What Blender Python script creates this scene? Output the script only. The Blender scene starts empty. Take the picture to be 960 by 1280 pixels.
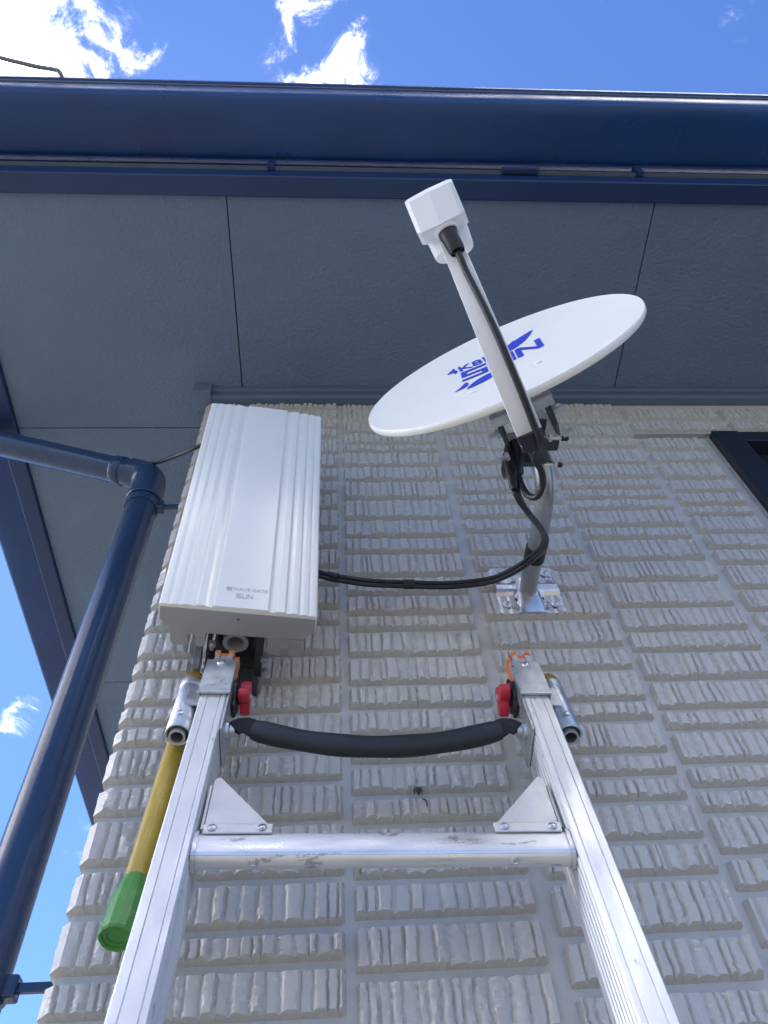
import bpy, bmesh, math, random
from mathutils import Vector, Matrix, noise
R = math.radians
random.seed(7)
scene = bpy.context.scene
H = 3.4                                   # camera height above the ground

# ------------------------------------------------------------------ camera
cam_d = bpy.data.cameras.new('camera')
cam = bpy.data.objects.new('camera', cam_d)
scene.collection.objects.link(cam)
cam.location = (0, -1, H)
cam.rotation_euler = (R(144.494), R(3.19), R(-1.651))
cam_d.sensor_fit = 'VERTICAL'
cam_d.sensor_height = 36
cam_d.lens = 975 / 1280 * 36
cam_d.clip_start = 0.02
cam_d.clip_end = 5000
scene.camera = cam
CM = cam.rotation_euler.to_matrix()

# ------------------------------------------------------------------ sky, sun, exposure
SUN = Vector((-0.22, 0.42, 0.88)).normalized()      # direction towards the sun: behind the house
w = bpy.data.worlds.new('World'); scene.world = w; w.use_nodes = True
nt = w.node_tree; nt.nodes.clear()
def wn(t, **k):
    n = nt.nodes.new(t)
    for a, b in k.items(): setattr(n, a, b)
    return n
wo = wn('ShaderNodeOutputWorld'); bg = wn('ShaderNodeBackground')
bg.inputs['Strength'].default_value = 0.10
sky = wn('ShaderNodeTexSky', sky_type='NISHITA', sun_disc=False)
sky.sun_elevation = math.asin(SUN.z)
sky.sun_rotation = math.atan2(SUN.x, SUN.y)
sky.air_density = 0.9; sky.dust_density = 0.12; sky.ozone_density = 2.2
tc = wn('ShaderNodeTexCoord')
def vmath(op, a, b=None):
    n = wn('ShaderNodeVectorMath', operation=op)
    nt.links.new(a, n.inputs[0])
    if b is not None:
        if isinstance(b, (tuple, Vector)): n.inputs[1].default_value = b
        else: nt.links.new(b, n.inputs[1])
    return n
def m_(op, a, b=None, c=None, clamp=False):
    n = wn('ShaderNodeMath', operation=op, use_clamp=clamp)
    for i, s in enumerate((a, b, c)):
        if s is None: continue
        if isinstance(s, (int, float)): n.inputs[i].default_value = s
        else: nt.links.new(s, n.inputs[i])
    return n.outputs[0]
def smooth(a, lo, hi):
    n = wn('ShaderNodeMapRange', interpolation_type='SMOOTHSTEP')
    nt.links.new(a, n.inputs['Value'])
    n.inputs['From Min'].default_value = lo; n.inputs['From Max'].default_value = hi
    return n.outputs['Result']
def fbm(scale, detail=6, off=(0, 0, 0), rough=0.6, dist=0.0):
    ad = vmath('ADD', tc.outputs['Generated'], off)
    n = wn('ShaderNodeTexNoise')
    n.inputs['Scale'].default_value = scale; n.inputs['Detail'].default_value = detail
    n.inputs['Roughness'].default_value = rough; n.inputs['Distortion'].default_value = dist
    nt.links.new(ad.outputs[0], n.inputs['Vector'])
    return n.outputs['Fac']
def px_dir(x, y):                                    # pixel of the photograph -> direction
    return (CM @ Vector(((x - 480) / 975, (640 - y) / 975, -1))).normalized()
fine = fbm(17, 9, (3.1, 1.7, 0.4), 0.68, 0.6)
# broken fair-weather cumulus over the whole dome, brightness pushed up to fill the shaded wall; the ones in view sit where the photograph has them
CLOUD_OFF = (15.87, 16.44, 9.7)
mask = smooth(fbm(2.1, 3, CLOUD_OFF), 0.458, 0.62)
for (x, y, r, amp) in ((20, 30, 0.16, 0.84), (-60, -40, 0.22, 0.95), (140, 62, 0.075, 0.74), (400, 76, 0.080, 0.70), (388, 8, 0.055, 0.70), (448, 90, 0.042, 0.66), (352, 92, 0.04, 0.60),
                  (28, 893, 0.034, 0.74)):
    d = vmath('DOT_PRODUCT', tc.outputs['Generated'], tuple(px_dir(x, y)))
    f = m_('MULTIPLY', smooth(d.outputs['Value'], math.cos(r), math.cos(r * 0.25)), amp)
    mask = m_('MAXIMUM', mask, f)
dens = smooth(m_('ADD', m_('MULTIPLY', fine, 1.25), m_('MULTIPLY', mask, 0.50)), 0.76, 1.42)
dens = m_('POWER', m_('MULTIPLY', dens, smooth(mask, 0.0, 0.12)), 3.6)
tint = vmath('MULTIPLY', sky.outputs[0], (0.435, 0.568, 0.815))
mix = wn('ShaderNodeMix', data_type='RGBA')
nt.links.new(dens, mix.inputs['Factor'])
nt.links.new(tint.outputs[0], mix.inputs['A'])
mix.inputs['B'].default_value = (96.0, 91.0, 84.0, 1)
nt.links.new(mix.outputs['Result'], bg.inputs['Color'])
nt.links.new(bg.outputs[0], wo.inputs['Surface'])

sun_d = bpy.data.lights.new('sun', 'SUN'); sun_d.energy = 5.0; sun_d.angle = R(0.53); sun_d.color = (1, 0.95, 0.88)
sun = bpy.data.objects.new('sun', sun_d); scene.collection.objects.link(sun)
sun.location = (-8, 14, 20)
sun.rotation_euler = SUN.to_track_quat('Z', 'Y').to_euler()

scene.view_settings.view_transform = 'Standard'
scene.view_settings.look = 'None'
scene.view_settings.gamma = 1
scene.view_settings.use_curve_mapping = False
scene.view_settings.exposure = 1.75
try:
    scene.cycles.max_bounces = 8; scene.cycles.diffuse_bounces = 4; scene.cycles.glossy_bounces = 4
except Exception: pass

# ------------------------------------------------------------------ materials
MATS = {}
def mat(name, col, rough=0.5, metal=0.0, spec=0.5, bump=None, var=None, rvar=None, coat=0.0, extra=None, specks=None):
    """bump=(scale, strength, distance, detail); var=(scale, amount) colour mottling; rvar=(scale, amount) gloss mottling"""
    m = bpy.data.materials.new(name); m.use_nodes = True
    t = m.node_tree; b = t.nodes['Principled BSDF']
    b.inputs['Base Color'].default_value = (*col, 1)
    b.inputs['Roughness'].default_value = rough
    b.inputs['Metallic'].default_value = metal
    b.inputs['Specular IOR Level'].default_value = spec
    b.inputs['Coat Weight'].default_value = coat
    co = t.nodes.new('ShaderNodeTexCoord')
    def nz(scale, detail=5, rough_=0.6, sc=None):
        n = t.nodes.new('ShaderNodeTexNoise')
        n.inputs['Scale'].default_value = scale; n.inputs['Detail'].default_value = detail; n.inputs['Roughness'].default_value = rough_
        if sc:
            mp = t.nodes.new('ShaderNodeMapping'); mp.inputs['Scale'].default_value = sc
            t.links.new(co.outputs['Object'], mp.inputs['Vector']); t.links.new(mp.outputs[0], n.inputs['Vector'])
        else: t.links.new(co.outputs['Object'], n.inputs['Vector'])
        return n
    if var:
        n = nz(var[0], 6, 0.65, var[2] if len(var) > 2 else None)
        r = t.nodes.new('ShaderNodeMapRange'); r.inputs['From Min'].default_value = 0.3; r.inputs['From Max'].default_value = 0.7
        r.inputs['To Min'].default_value = 1 - var[1]; r.inputs['To Max'].default_value = 1 + var[1] * 0.6
        t.links.new(n.outputs['Fac'], r.inputs['Value'])
        mx = t.nodes.new('ShaderNodeVectorMath'); mx.operation = 'SCALE'; mx.inputs[0].default_value = col
        t.links.new(r.outputs['Result'], mx.inputs['Scale']); t.links.new(mx.outputs[0], b.inputs['Base Color'])
    if rvar:
        n = nz(rvar[0], 5, 0.65, rvar[2] if len(rvar) > 2 else None)
        r = t.nodes.new('ShaderNodeMapRange'); r.inputs['From Min'].default_value = 0.3; r.inputs['From Max'].default_value = 0.7
        r.inputs['To Min'].default_value = max(0.03, rough - rvar[1]); r.inputs['To Max'].default_value = rough + rvar[1]
        t.links.new(n.outputs['Fac'], r.inputs['Value']); t.links.new(r.outputs['Result'], b.inputs['Roughness'])
    if bump:
        n = nz(bump[0], bump[3] if len(bump) > 3 else 4, 0.6, bump[4] if len(bump) > 4 else None)
        bp = t.nodes.new('ShaderNodeBump'); bp.inputs['Strength'].default_value = bump[1]; bp.inputs['Distance'].default_value = bump[2]
        t.links.new(n.outputs['Fac'], bp.inputs['Height']); t.links.new(bp.outputs[0], b.inputs['Normal'])
    if specks:                       # (scale, threshold, colour, stretch): scuffs and dirt marks
        n = nz(specks[0], 4, 0.7, specks[3] if len(specks) > 3 else None)
        r = t.nodes.new('ShaderNodeMapRange'); r.inputs['From Min'].default_value = specks[1]; r.inputs['From Max'].default_value = specks[1] + 0.05
        r.inputs['To Max'].default_value = specks[4] if len(specks) > 4 else 0.75
        t.links.new(n.outputs['Fac'], r.inputs['Value'])
        mx = t.nodes.new('ShaderNodeMix'); mx.data_type = 'RGBA'; mx.inputs['B'].default_value = (*specks[2], 1)
        if b.inputs['Base Color'].is_linked:
            src = b.inputs['Base Color'].links[0].from_socket; t.links.new(src, mx.inputs['A'])
        else: mx.inputs['A'].default_value = (*col, 1)
        t.links.new(r.outputs['Result'], mx.inputs['Factor']); t.links.new(mx.outputs['Result'], b.inputs['Base Color'])
    if extra: extra(t, b, co)
    MATS[name] = m
    return m
mat('brick_paint', (0.51, 0.495, 0.465), 0.22, spec=0.65, bump=(150, 0.45, 0.0022, 5), var=(9, 0.05), rvar=(60, 0.12), specks=(38, 0.73, (0.22, 0.21, 0.195), (1, 1, 1), 0.5))
mat('mortar_paint', (0.52, 0.505, 0.475), 0.33, bump=(180, 0.22, 0.003, 5), var=(22, 0.08), rvar=(30, 0.10))
mat('soffit_paint', (0.15, 0.215, 0.31), 0.60, spec=0.22, bump=(105, 0.9, 0.006, 3), var=(2.5, 0.10))
mat('trim_paint', (0.12, 0.17, 0.25), 0.45, spec=0.3, var=(8, 0.05))
mat('gutter_navy', (0.004, 0.042, 0.160), 0.34, spec=0.45, var=(5, 0.22), rvar=(7, 0.12), bump=(3, 0.10, 0.01, 2))
mat('fascia_navy', (0.008, 0.032, 0.110), 0.42, var=(9, 0.12), rvar=(10, 0.08))
mat('highlight_grey', (0.085, 0.12, 0.18), 0.45, var=(14, 0.1))  # pale tone standing in for reflected light along the eaves
mat('pipe_navy', (0.020, 0.046, 0.105), 0.25, spec=0.5, var=(12, 0.10), rvar=(18, 0.07, (1, 1, 0.15)), bump=(26, 0.10, 0.004, 4, (1, 1, 0.2)))
mat('window_navy', (0.010, 0.015, 0.026), 0.40, var=(9, 0.1))
mat('window_black', (0.006, 0.007, 0.010), 0.5)
mat('flashing', (0.42, 0.41, 0.39), 0.45, var=(20, 0.08))
mat('alu', (0.70, 0.70, 0.70), 0.42, metal=0.6, specks=(46, 0.635, (0.30, 0.31, 0.33), (1, 1, 0.35), 0.6), var=(9, 0.14, (1, 1, 0.25)), rvar=(35, 0.12, (1, 1, 0.15)), bump=(420, 0.10, 0.001, 4, (1, 1, 0.06)))
mat('alu_dark', (0.62, 0.63, 0.65), 0.38, metal=0.95, var=(20, 0.14), rvar=(60, 0.12))
mat('alu_rung', (0.78, 0.78, 0.78), 0.40, metal=0.8, specks=(60, 0.60, (0.25, 0.26, 0.28), (0.35, 1, 1), 0.7), var=(14, 0.18, (0.3, 1, 1)), rvar=(70, 0.16, (0.2, 1, 1)), bump=(300, 0.12, 0.001, 4, (0.08, 1, 1)))
mat('mast_grey', (0.40, 0.43, 0.45), 0.38, metal=0.8, var=(30, 0.25, (1, 1, 0.5)), rvar=(50, 0.12))
mat('galv', (0.55, 0.58, 0.61), 0.40, metal=0.85, var=(70, 0.22), rvar=(90, 0.15), bump=(120, 0.15, 0.002))
mat('galv_shiny', (0.72, 0.71, 0.69), 0.34, metal=0.95, var=(55, 0.15), rvar=(40, 0.12), bump=(28, 0.2, 0.003))
mat('steel_dark', (0.07, 0.08, 0.09), 0.45, metal=0.6, var=(40, 0.2))
mat('gusset', (0.70, 0.68, 0.655), 0.50, specks=(90, 0.64, (0.35, 0.34, 0.33), (1, 1, 1), 0.6), metal=0.75, var=(30, 0.14), rvar=(60, 0.12), bump=(150, 0.12, 0.002))
mat('white_cover', (0.86, 0.85, 0.79), 0.20, spec=0.5, var=(3, 0.02), rvar=(5, 0.04))
mat('grey_case', (0.33, 0.345, 0.355), 0.45, var=(18, 0.05))
mat('dish_white', (0.82, 0.81, 0.755), 0.42, var=(6, 0.03), bump=(300, 0.08, 0.001))
mat('lnb_white', (0.80, 0.81, 0.82), 0.36, var=(14, 0.03))
mat('logo_blue', (0.012, 0.045, 0.52), 0.45)
mat('logo_grey', (0.50, 0.54, 0.60), 0.4)
mat('rubber', (0.012, 0.014, 0.018), 0.40, var=(60, 0.25), rvar=(80, 0.1), bump=(200, 0.12, 0.001))
mat('foam', (0.014, 0.017, 0.024), 0.55, var=(40, 0.25), bump=(240, 0.25, 0.001))
def weave(t, b, co):
    wv = t.nodes.new('ShaderNodeTexWave'); wv.inputs['Scale'].default_value = 180; wv.inputs['Distortion'].default_value = 1.0
    t.links.new(co.outputs['Object'], wv.inputs['Vector'])
    bp = t.nodes.new('ShaderNodeBump'); bp.inputs['Strength'].default_value = 0.6; bp.inputs['Distance'].default_value = 0.001
    t.links.new(wv.outputs['Fac'], bp.inputs['Height']); t.links.new(bp.outputs[0], b.inputs['Normal'])
mat('webbing', (0.012, 0.013, 0.017), 0.75, extra=weave)
mat('red_plastic', (0.52, 0.022, 0.045), 0.38, var=(60, 0.14), rvar=(60, 0.1))
mat('orange_plastic', (0.78, 0.20, 0.05), 0.45, var=(60, 0.14))
mat('yellow_paint', (0.44, 0.31, 0.035), 0.34, specks=(70, 0.66, (0.05, 0.04, 0.02), (1, 1, 0.6)), var=(22, 0.22, (1, 1, 0.3)), rvar=(50, 0.12), bump=(90, 0.1, 0.002))
mat('amber_rubber', (0.30, 0.19, 0.03), 0.42, var=(60, 0.4))
mat('green_rubber', (0.075, 0.27, 0.055), 0.42, specks=(50, 0.62, (0.16, 0.30, 0.13), (1, 1, 0.4), 0.6), var=(40, 0.18), rvar=(40, 0.1))
mat('roof_tile', (0.05, 0.055, 0.065), 0.6, var=(10, 0.25))
mat('render_wall', (0.42, 0.40, 0.375), 0.6, var=(6, 0.08), bump=(60, 0.3, 0.004))
mat('gravel_ground', (0.105, 0.102, 0.098), 0.9, var=(30, 0.3), bump=(60, 0.6, 0.02, 8))
mat('bug_brown', (0.035, 0.022, 0.016), 0.6, var=(200, 0.4))
mat('cable_grey', (0.20, 0.215, 0.23), 0.45, var=(40, 0.12))
mt = bpy.data.materials.new('glass_pane'); mt.use_nodes = True
_b = mt.node_tree.nodes['Principled BSDF']; _b.inputs['Base Color'].default_value = (0.02, 0.025, 0.03, 1)
_b.inputs['Roughness'].default_value = 0.03; _b.inputs['Transmission Weight'].default_value = 0.6
MATS['glass_pane'] = mt

# ------------------------------------------------------------------ helpers
COL = scene.collection
def T(p): return Vector((p[0], p[1] - 1.0, p[2] + H))       # survey frame (origin at the lens, wall at y = 1) -> world
def ray_y(x, y, Y):                                          # where the sight line of a pixel meets the plane y = Y (survey frame)
    d = CM @ Vector(((x - 480) / 975, (640 - y) / 975, -1))
    return d * (Y / d.y)
def root(name, loc, label, cat, group=None):
    o = bpy.data.objects.new(name, None); COL.objects.link(o)
    o.location = loc; o.empty_display_size = 0.05
    o['label'] = label; o['category'] = cat
    if group: o['group'] = group
    return o
def top_root(o):
    while o.parent: o = o.parent
    return o
def mesh(name, verts, faces, m, parent=None, smooth=False, label=None, recalc=True, auto=None):
    off = top_root(parent).location if parent else Vector()
    me = bpy.data.meshes.new(name)
    me.from_pydata([tuple(Vector(v) - off) for v in verts], [], faces)
    if recalc:
        bm = bmesh.new(); bm.from_mesh(me); bmesh.ops.recalc_face_normals(bm, faces=bm.faces); bm.to_mesh(me); bm.free()
    me.materials.append(MATS[m])
    if smooth or auto:
        for p in me.polygons: p.use_smooth = True
        if auto: me.set_sharp_from_angle(angle=R(auto))
    o = bpy.data.objects.new(name, me); COL.objects.link(o)
    if parent: o.parent = parent
    if label: o['label'] = label
    return o
def box_vf(c, s, M=None, bev=0.0, seg=2):
    bm = bmesh.new(); bmesh.ops.create_cube(bm, size=1)
    for v in bm.verts: v.co = Vector((v.co.x * s[0], v.co.y * s[1], v.co.z * s[2]))
    if bev: bmesh.ops.bevel(bm, geom=list(bm.edges), offset=bev, segments=seg, affect='EDGES', profile=0.5)
    bm.verts.index_update()
    vs = [Vector(c) + (M @ v.co if M else v.co) for v in bm.verts]
    fs = [[v.index for v in f.verts] for f in bm.faces]
    bm.free(); return vs, fs
def join(*parts):
    V, F = [], []
    for v, f in parts:
        k = len(V); V += list(v); F += [[i + k for i in q] for q in f]
    return V, F
def frame_to(ax, up=Vector((0, 0, 1))):
    z = Vector(ax).normalized()
    x = up.cross(z)
    if x.length < 1e-4: x = Vector((1, 0, 0)).cross(z)
    x.normalize(); y = z.cross(x)
    return Matrix((x, y, z)).transposed()
def lathe_vf(c, ax, prof, n=24, capped=True, ref=Vector((0, 0, 1))):
    """prof: list of (radius, distance along axis)"""
    M = frame_to(ax, ref); V, F = [], []
    for r, h in prof:
        for k in range(n):
            a = 2 * math.pi * k / n
            V.append(Vector(c) + M @ Vector((r * math.cos(a), r * math.sin(a), h)))
    for i in range(len(prof) - 1):
        for k in range(n):
            F.append([i * n + k, i * n + (k + 1) % n, (i + 1) * n + (k + 1) % n, (i + 1) * n + k])
    if capped:
        F.append(list(range(n))[::-1]); F.append([(len(prof) - 1) * n + k for k in range(n)])
    return V, F
def catmull(pts, k=6):
    P = [Vector(p) for p in pts]; P = [P[0] * 2 - P[1]] + P + [P[-1] * 2 - P[-2]]; out = []
    for i in range(1, len(P) - 2):
        for j in range(k):
            t = j / k; a, b, c, d = P[i - 1], P[i], P[i + 1], P[i + 2]
            out.append(0.5 * ((2 * b) + (c - a) * t + (2 * a - 5 * b + 4 * c - d) * t * t + (3 * b - a - 3 * c + d) * t ** 3))
    out.append(P[-2]); return out
def tube_vf(pts, r, n=12, smooth_k=0, squash=None):
    if smooth_k: pts = catmull(pts, smooth_k)
    P = [Vector(p) for p in pts]; V, F = [], []
    tan = [(P[min(i + 1, len(P) - 1)] - P[max(i - 1, 0)]).normalized() for i in range(len(P))]
    x = tan[0].orthogonal().normalized()
    if squash: x = (squash[0] - tan[0] * squash[0].dot(tan[0])).normalized()
    for i, p in enumerate(P):
        x = (x - tan[i] * x.dot(tan[i])).normalized(); y = tan[i].cross(x)
        rr = r(i / (len(P) - 1)) if callable(r) else r
        for k in range(n):
            a = 2 * math.pi * k / n
            V.append(p + x * (rr * math.cos(a) * (squash[1] if squash else 1)) + y * (rr * math.sin(a) * (squash[2] if squash else 1)))
    for i in range(len(P) - 1):
        for k in range(n):
            F.append([i * n + k, i * n + (k + 1) % n, (i + 1) * n + (k + 1) % n, (i + 1) * n + k])
    F.append(list(range(n))[::-1]); F.append([(len(P) - 1) * n + k for k in range(n)])
    return V, F
def prism_vf(poly, h0, h1, f):
    """poly of 2D points extruded from h0 to h1; f(a, b, h) -> position"""
    n = len(poly)
    V = [f(a, b, h0) for a, b in poly] + [f(a, b, h1) for a, b in poly]
    F = [[i, (i + 1) % n, n + (i + 1) % n, n + i] for i in range(n)]
    F.append(list(range(n))[::-1]); F.append(list(range(n, 2 * n)))
    return V, F
def text_vf(s, size, f, extrude=0.0004, bold=0.0):
    cu = bpy.data.curves.new('lettering', 'FONT'); cu.body = s; cu.size = size; cu.extrude = extrude; cu.align_x = 'CENTER'; cu.align_y = 'CENTER'
    cu.offset = bold; cu.resolution_u = 4
    ob = bpy.data.objects.new('lettering', cu); COL.objects.link(ob)
    dg = bpy.context.evaluated_depsgraph_get(); dg.update()
    me = bpy.data.meshes.new_from_object(ob.evaluated_get(dg))
    V = [f(v.co.x, v.co.y, v.co.z) for v in me.vertices]; F = [list(p.vertices) for p in me.polygons]
    bpy.data.objects.remove(ob); bpy.data.curves.remove(cu); bpy.data.meshes.remove(me)
    return V, F
def ident(x): return x

# ------------------------------------------------------------------ ground
g = mesh('ground', [(-400, -400, 0), (400, -400, 0), (400, 400, 0), (-400, 400, 0)], [[0, 1, 2, 3]], 'gravel_ground')
g['kind'] = 'structure'

# ------------------------------------------------------------------ the house
house = root('house', T((-0.337, 1.0, -H)), 'grey ribbed brick-clad house with dark navy eaves', 'house')
ZT = 1.943                                 # soffit level (survey frame)
CX = -0.337                                # left corner of the front wall
XR, YB = 8.0, 8.0                          # far ends of the building
WX0, WX1, WZ0, WZ1 = 0.967, 2.35, 0.35, 1.716   # window opening
def sbox(x0, x1, y0, y1, z0, z1, bev=0.0):
    c = T(((x0 + x1) / 2, (y0 + y1) / 2, (z0 + z1) / 2)); return box_vf(c, (x1 - x0, y1 - y0, z1 - z0), None, bev)
Zg = -H
wall = mesh('wall', *join(
    sbox(CX, WX0, 1.0, 1.14, Zg, ZT - 0.002), sbox(WX1, XR, 1.0, 1.14, Zg, ZT - 0.002),
    sbox(WX0, WX1, 1.0, 1.14, Zg, WZ0), sbox(WX0, WX1, 1.0, 1.14, WZ1, ZT - 0.002)), 'mortar_paint', house)
mesh('wall', *join(sbox(CX, CX + 0.14, 1.1402, YB, Zg, ZT - 0.002), sbox(XR - 0.14, XR, 1.1402, YB - 0.14, Zg, ZT - 0.002),
    sbox(CX + 0.1402, XR, YB - 0.1398, YB, Zg, ZT - 0.002)), 'render_wall', house, label='plain rear and side walls')
mesh('floor_slab', *sbox(CX + 0.145, XR - 0.145, 1.145, YB - 0.145, -0.6, -0.5), 'render_wall', house)

# bricks: ribbed raised faces, meshes shared between alike bricks
def brick_mesh(w, h, seed, corner=False, P=0.0088):
    rnd = random.Random(seed)
    edges = [0.0]; x = 0.0
    while x < w - 0.012:
        x += rnd.choice((0.010, 0.0135, 0.016, 0.018, 0.022)) * rnd.uniform(0.9, 1.1); edges.append(x)
    edges = [e * w / edges[-1] for e in edges]
    ribs = []
    for i in range(len(edges) - 1):
        ribs.append((rnd.uniform(0.0026, 0.0058), rnd.random() < 0.45, rnd.uniform(-0.0007, 0.0009), rnd.uniform(0.32, 0.68), rnd.uniform(-0.35, 0.35)))
    ib, it, isd = 0.0030, 0.0050, 0.0050
    xs = [0.0, isd]
    for i in range(len(edges) - 1):
        a, b = max(edges[i], isd), min(edges[i + 1], w - isd)
        if b - a < 0.002: continue
        for t in (0.06, 0.14, 0.24, 0.5, 0.76, 0.86, 0.94): xs.append(a + (b - a) * t)
        if i < len(edges) - 2: xs.append(b)
    xs = sorted(set(round(v, 5) for v in xs + [w - isd, w]))
    nz = max(7, int(h / 0.0032))
    zs = [0.0] + [ib + (h - ib - it) * k / nz for k in range(nz + 1)] + [h]
    zs[2] = max(zs[2], ib + 0.0058)
    zs[3] = max(zs[3], ib + 0.0090)
    off = Vector((seed * 3.7, seed * 1.3, 0))
    V, F = [], []
    for j, z in enumerate(zs):
        for i, x in enumerate(xs):
            if i in (0, len(xs) - 1) or j in (0, len(zs) - 1):
                V.append((x, 0.002, z)); continue
            # grooves wander a little with height
            wob = 0.0026 * noise.noise(Vector((x * 40, z * 28, seed * 2.1))) + 0.0012 * noise.noise(Vector((x * 90, z * 110, seed)))
            xx = x + wob
            k = 0
            while k < len(edges) - 2 and xx > edges[k + 1]: k += 1
            a, b = edges[k], edges[k + 1]; t = min(1, max(0, (xx - a) / (b - a)))
            hh, rough, lift, pk, tilt = ribs[k]
            t2 = t / pk * 0.5 if t < pk else 0.5 + (t - pk) / (1 - pk) * 0.5
            sq = min(1, min(t2, 1 - t2) * 2 / (0.62 if rough else 0.42)); prof = sq * sq * (3 - 2 * sq) + tilt * (t - 0.5)
            d = P + lift + hh * prof
            nv = noise.noise(Vector((x * 170, z * 60, 0)) + off)
            d += 0.0005 * nv
            if rough:
                d += 0.0024 * noise.noise(Vector((x * 210, z * 170, 3)) + off) - 0.0018 * max(0, noise.noise(Vector((x * 330, z * 330, 7)) + off))
            zz = z + 0.70 * max(0, d - P) if j == 1 else z        # rib ends are rounded off at the lower edge
            V.append((x, -d, zz))
    nx = len(xs)
    for j in range(len(zs) - 1):
        for i in range(nx - 1):
            F.append([j * nx + i, j * nx + i + 1, (j + 1) * nx + i + 1, (j + 1) * nx + i])
    me = bpy.data.meshes.new('brick')
    if corner:                       # wraps round the house corner: raised on the side face too
        V = [list(v) for v in V]
        side = len(V); Dp = 0.16
        for j, z in enumerate(zs):
            V[j * nx][0] = 0.0
            if 0 < j < len(zs) - 1:
                V[j * nx] = [-0.0075 + 0.0012 * noise.noise(Vector((0, z * 80, seed))), -0.0030, z]
        for j, z in enumerate(zs):
            inner = 0 < j < len(zs) - 1
            V.append([-0.0085 + 0.0014 * noise.noise(Vector((5, z * 90, seed))) if inner else 0.002, 0.012, z])
            V.append([-0.0085 if inner else 0.002, Dp, z])
        for j in range(len(zs) - 1):
            F.append([side + 2 * j, j * nx, (j + 1) * nx, side + 2 * j + 2])
            F.append([side + 2 * j + 1, side + 2 * j, side + 2 * j + 2, side + 2 * j + 3])
    me.from_pydata([tuple(v) for v in V], [], F)
    me.materials.append(MATS['brick_paint'])
    for p in me.polygons: p.use_smooth = True
    me.set_sharp_from_angle(angle=R(38))
    return me
BM = {}
def brick(x0, x1, z0, z1, corner=False):
    w, h = x1 - x0, z1 - z0
    hc = min((0.033, 0.044, 0.055, 0.066), key=lambda q: abs(q - h))
    key = (round(w, 3), hc, corner)
    lst = BM.setdefault(key, [])
    if len(lst) < 5: lst.append(brick_mesh(w, hc, 11 + len(lst) * 7 + int(hc * 1e3) + int(w * 1e3), corner)); me = lst[-1]
    else: me = random.choice(lst)
    o = bpy.data.objects.new('brick', me); COL.objects.link(o); o.parent = wall
    o.location = T((x0, 1.0, z0)) - house.location
    o.scale = (1, 1, h / hc)
GAP = 0.0090
def column(x0, x1, bottoms, extra_to, corner=False, ztop=1.895, top=True):
    rnd = random.Random(int(x0 * 1000) + 500)
    zs = list(bottoms)
    while zs[-1] > extra_to: zs.append(zs[-1] - rnd.choice((0.0425, 0.0535, 0.064, 0.075)))
    if top: zs = [ztop + GAP] + [z for z in zs if z < ztop - 0.02]
    for a, b in zip(zs[:-1], zs[1:]):
        h = a - GAP - b
        brick(x0, x1, b, a - GAP, corner)
C0 = [1.83, 1.755, 1.701, 1.657, 1.597, 1.521, 1.456, 1.41, 1.351, 1.286, 1.214, 1.146, 1.095, 1.035, 0.969, 0.926, 0.865, 0.824, 0.783, 0.718, 0.664, 0.59, 0.527, 0.454, 0.405]
C1 = [1.873, 1.82, 1.769, 1.718, 1.641, 1.578, 1.525, 1.471, 1.408, 1.332, 1.27, 1.206, 1.152, 1.088, 1.045, 0.97, 0.906, 0.843, 0.768, 0.714, 0.65, 0.607, 0.566, 0.501, 0.459, 0.396]
C2 = [1.878, 1.801, 1.742, 1.687, 1.648, 1.583, 1.519, 1.444, 1.368, 1.304, 1.25, 1.177, 1.123, 1.069, 1.026, 0.963, 0.898, 0.847, 0.792, 0.741, 0.687, 0.64, 0.559, 0.506, 0.442]
C3 = [1.882, 1.81, 1.738, 1.655, 1.591, 1.527, 1.465, 1.423, 1.369, 1.317, 1.243, 1.189, 1.128, 1.049, 0.976, 0.922, 0.852, 0.811, 0.748, 0.707, 0.663, 0.602, 0.549, 0.475, 0.414]
C4 = [1.863, 1.819, 1.782, 1.719, 1.666, 1.59, 1.526, 1.481, 1.44, 1.397, 1.334, 1.289, 1.218, 1.153, 1.078, 1.014, 0.961, 0.894, 0.831, 0.789, 0.725, 0.682, 0.64, 0.576, 0.523, 0.45]
C5 = [1.716, 1.65, 1.594, 1.52, 1.464, 1.412, 1.372, 1.307, 1.253, 1.201, 1.126, 1.062, 1.008, 0.944, 0.90, 0.826, 0.772]
column(CX, -0.249, C0, 0.16, True)
column(-0.233, 0.008, C1, 0.16)
column(0.019, 0.2565, C2, 0.16)
column(0.277, 0.517, C3, 0.16)
column(0.528, 0.767, C4, 0.16)
column(0.785, 0.940, C5, 0.36, top=False)
for k in range(5):                                    # courses over the window
    x0 = 0.785 + k * 0.27
    for z0, z1 in ((1.745, 1.797), (1.808, 1.870)): brick(x0, x0 + 0.255, z0, z1)

# flashing over the window and bead beside it
mesh('flashing', *join(sbox(0.776, 2.6, 0.989, 0.9995, 1.7225, 1.7285, 0.001), sbox(0.776, 2.6, 0.985, 0.9888, 1.7210, 1.7285, 0.001)), 'flashing', house)
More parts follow.
